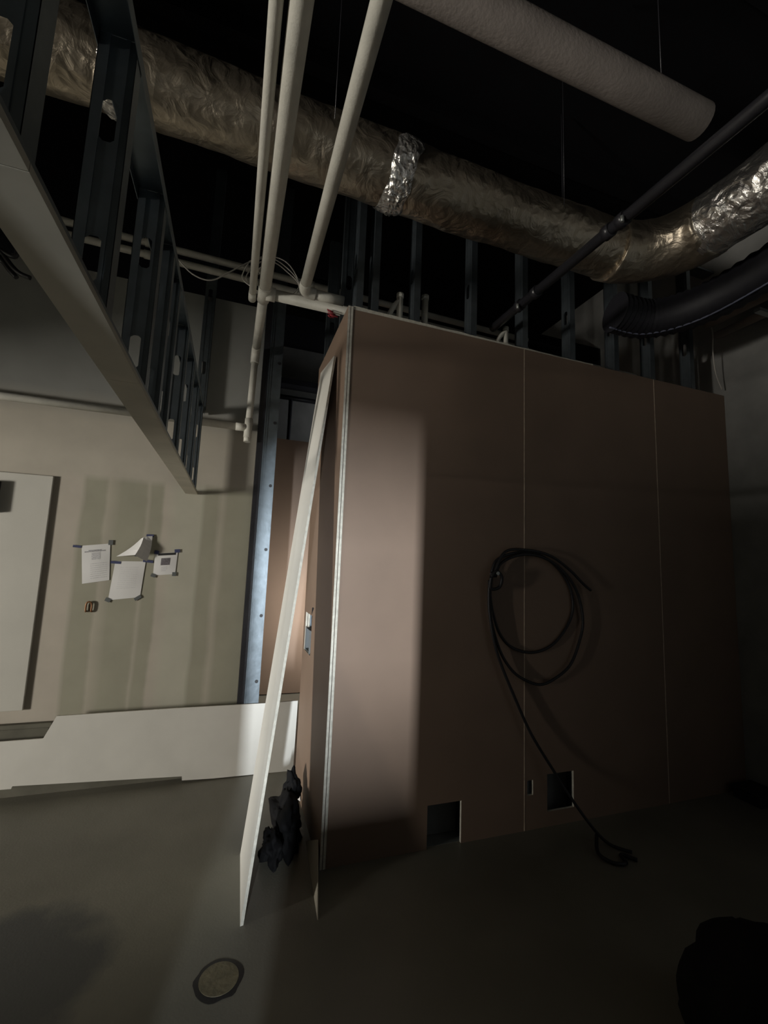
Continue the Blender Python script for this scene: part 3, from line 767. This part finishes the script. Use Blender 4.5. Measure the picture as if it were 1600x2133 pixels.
# coil of pale wire hooked around the pipes
t = thing('wire_coil', 'loose coil of thin pale wire hooked over the white pipes', 'wire', (0.12, 2.8, 3.35))
base = [(-0.035, 3.461), (0.08, 3.534), (0.205, 3.512), (0.291, 3.398), (0.249, 3.301), (0.145, 3.241), (0.008, 3.273), (-0.071, 3.351)]
for k in range(3):
    pts = [((x - 0.11) * (1 - 0.07 * k) + 0.11 + 0.012 * k, 2.78 + 0.012 * k + 0.02 * math.sin(3 * i + k), (z - 3.38) * (1 - 0.06 * k) + 3.385 - 0.008 * k) for i, (x, z) in enumerate(base)]
    pts.append(pts[0]); tube('loop', smooth_path(pts), 0.004, M['wire'], t, 6)
tube('tail', smooth_path([(-0.465, 2.75, 3.365), (-0.36, 2.75, 3.272), (-0.249, 2.75, 3.258), (-0.143, 2.75, 3.345), (-0.035, 2.77, 3.455), (0.08, 2.78, 3.53)]), 0.004, M['wire'], t, 6)

# dark flexible duct and pale conduit near the right wall
t = thing('flex_duct', 'dark flexible duct sagging below the foil duct at the right', 'duct', (2.95, 1.6, 3.42))
pth = smooth_path([(3.05, -0.4, 3.62), (3.02, 0.6, 3.55), (2.97, 1.35, 3.46), (2.92, 1.9, 3.40), (2.72, 2.18, 3.38), (2.45, 2.24, 3.40)], 14)
bm = bmesh.new(); sweep(bm, pth, [0.13 * (1 + 0.045 * math.cos(i * math.pi)) for i in range(len(pth))], 24); build('hose', bm, M['flex'], t)
tube('rib_wire', [p + Vector((-0.05, 0, -0.125)) for p in pth], 0.006, M['flexwire'], t, 6)
t = thing('wall_conduit', 'pale conduit running along the right wall near the ceiling', 'conduit', (3.3, 1.6, 3.35))
pipe_part('tube', [(3.50, -0.9, 3.60), (3.50, 2.32, 3.60)], 0.05, t, 'greypipe')
pipe_part('tube', [(3.62, -0.9, 3.52), (3.62, 2.32, 3.52)], 0.032, t, 'greypipe')
for y in (0.6, 1.9):
    box('strut', (3.40, 3.745, y - 0.02, y + 0.02, 3.44, 3.465), M['zinc'], t)
o = tube('hanging_wire', smooth_path([(3.55, 2.34, 3.70), (3.60, 2.335, 3.55), (3.59, 2.335, 3.38), (3.62, 2.34, 3.20), (3.69, 2.345, 3.08)]), 0.005, M['wire'], None, 6)
tag(o, 'thin wire hanging in the corner above the brown wall', 'wire')

# thin tie wires to the deck
for i, (a, b, lab) in enumerate((((1.50, 1.55, 4.70), (1.20, 0.55, 3.95), 'left one of two thin slanting tie wires under the dark deck'),
                                 ((1.78, 1.55, 4.70), (1.62, 0.55, 3.95), 'right one of two thin slanting tie wires under the dark deck'))):
    o = tube('tie_wire', [a, b], 0.003, M['zinc'], None, 6)
    tag(o, lab, 'wire', 'tie wires under the deck')
o = tube('threaded_rod', [(1.93, 2.16, 3.70), (1.93, 2.16, 4.70)], 0.004, M['black'], None, 8)
tag(o, 'thin threaded rod hanging from the deck behind the foil duct', 'rod')

# dark pipes in the far room beyond the passage
t = thing('dark_pipe', 'dark horizontal pipe with a drop, high in the room beyond the passage', 'pipe', (0.6, 6.3, 3.9))
pipe_part('run', [(-1.0, 6.28, 3.92), (3.0, 6.28, 3.92)], 0.035, t, 'black')
pipe_part('drop', [(0.645, 6.28, 3.92), (0.655, 6.28, 2.4)], 0.028, t, 'black')
for x in (-0.6, 1.6, 2.8):
    box('bracket', (x - 0.02, x + 0.02, 6.24, 6.399, 3.87, 3.885), M['black'], t)
o = box('cable_tray', (-1.0, 3.0, 6.18, 6.39, 4.09, 4.17), M['black'])
tag(o, 'dark cable tray above the dark pipe beyond the passage', 'tray')

# black cable ends hanging at the far left
t = thing('cable_ends', 'black cable ends dangling at the left edge beside the bulkhead', 'cable', (-1.4, 3.0, 3.3))
for pts in ([(-1.62, 3.0, 4.70), (-1.60, 3.0, 4.1), (-1.47, 3.0, 3.40), (-1.40, 3.0, 3.27), (-1.33, 3.0, 3.19), (-1.26, 3.0, 3.165)],
            [(-1.60, 3.01, 4.1), (-1.46, 3.01, 3.36), (-1.39, 3.01, 3.22), (-1.33, 3.01, 3.155)],
            [(-1.42, 3.0, 3.30), (-1.35, 2.99, 3.27), (-1.33, 2.98, 3.31)]):
    tube('strand', smooth_path(pts), 0.014, M['rubber'], t, 8)
o = prism('light_wedge', [(0.474, 2.062, 0.0), (0.512, 2.62, 0.0), (0.536, 2.42, 0.115)], (0.0035, 0.0, 0.0), M['headerboard'])  # thin wedge added to stand in for a streak of light
tag(o, 'thin pale wedge standing in for a streak of light at the foot of the brown wall corner', 'board')
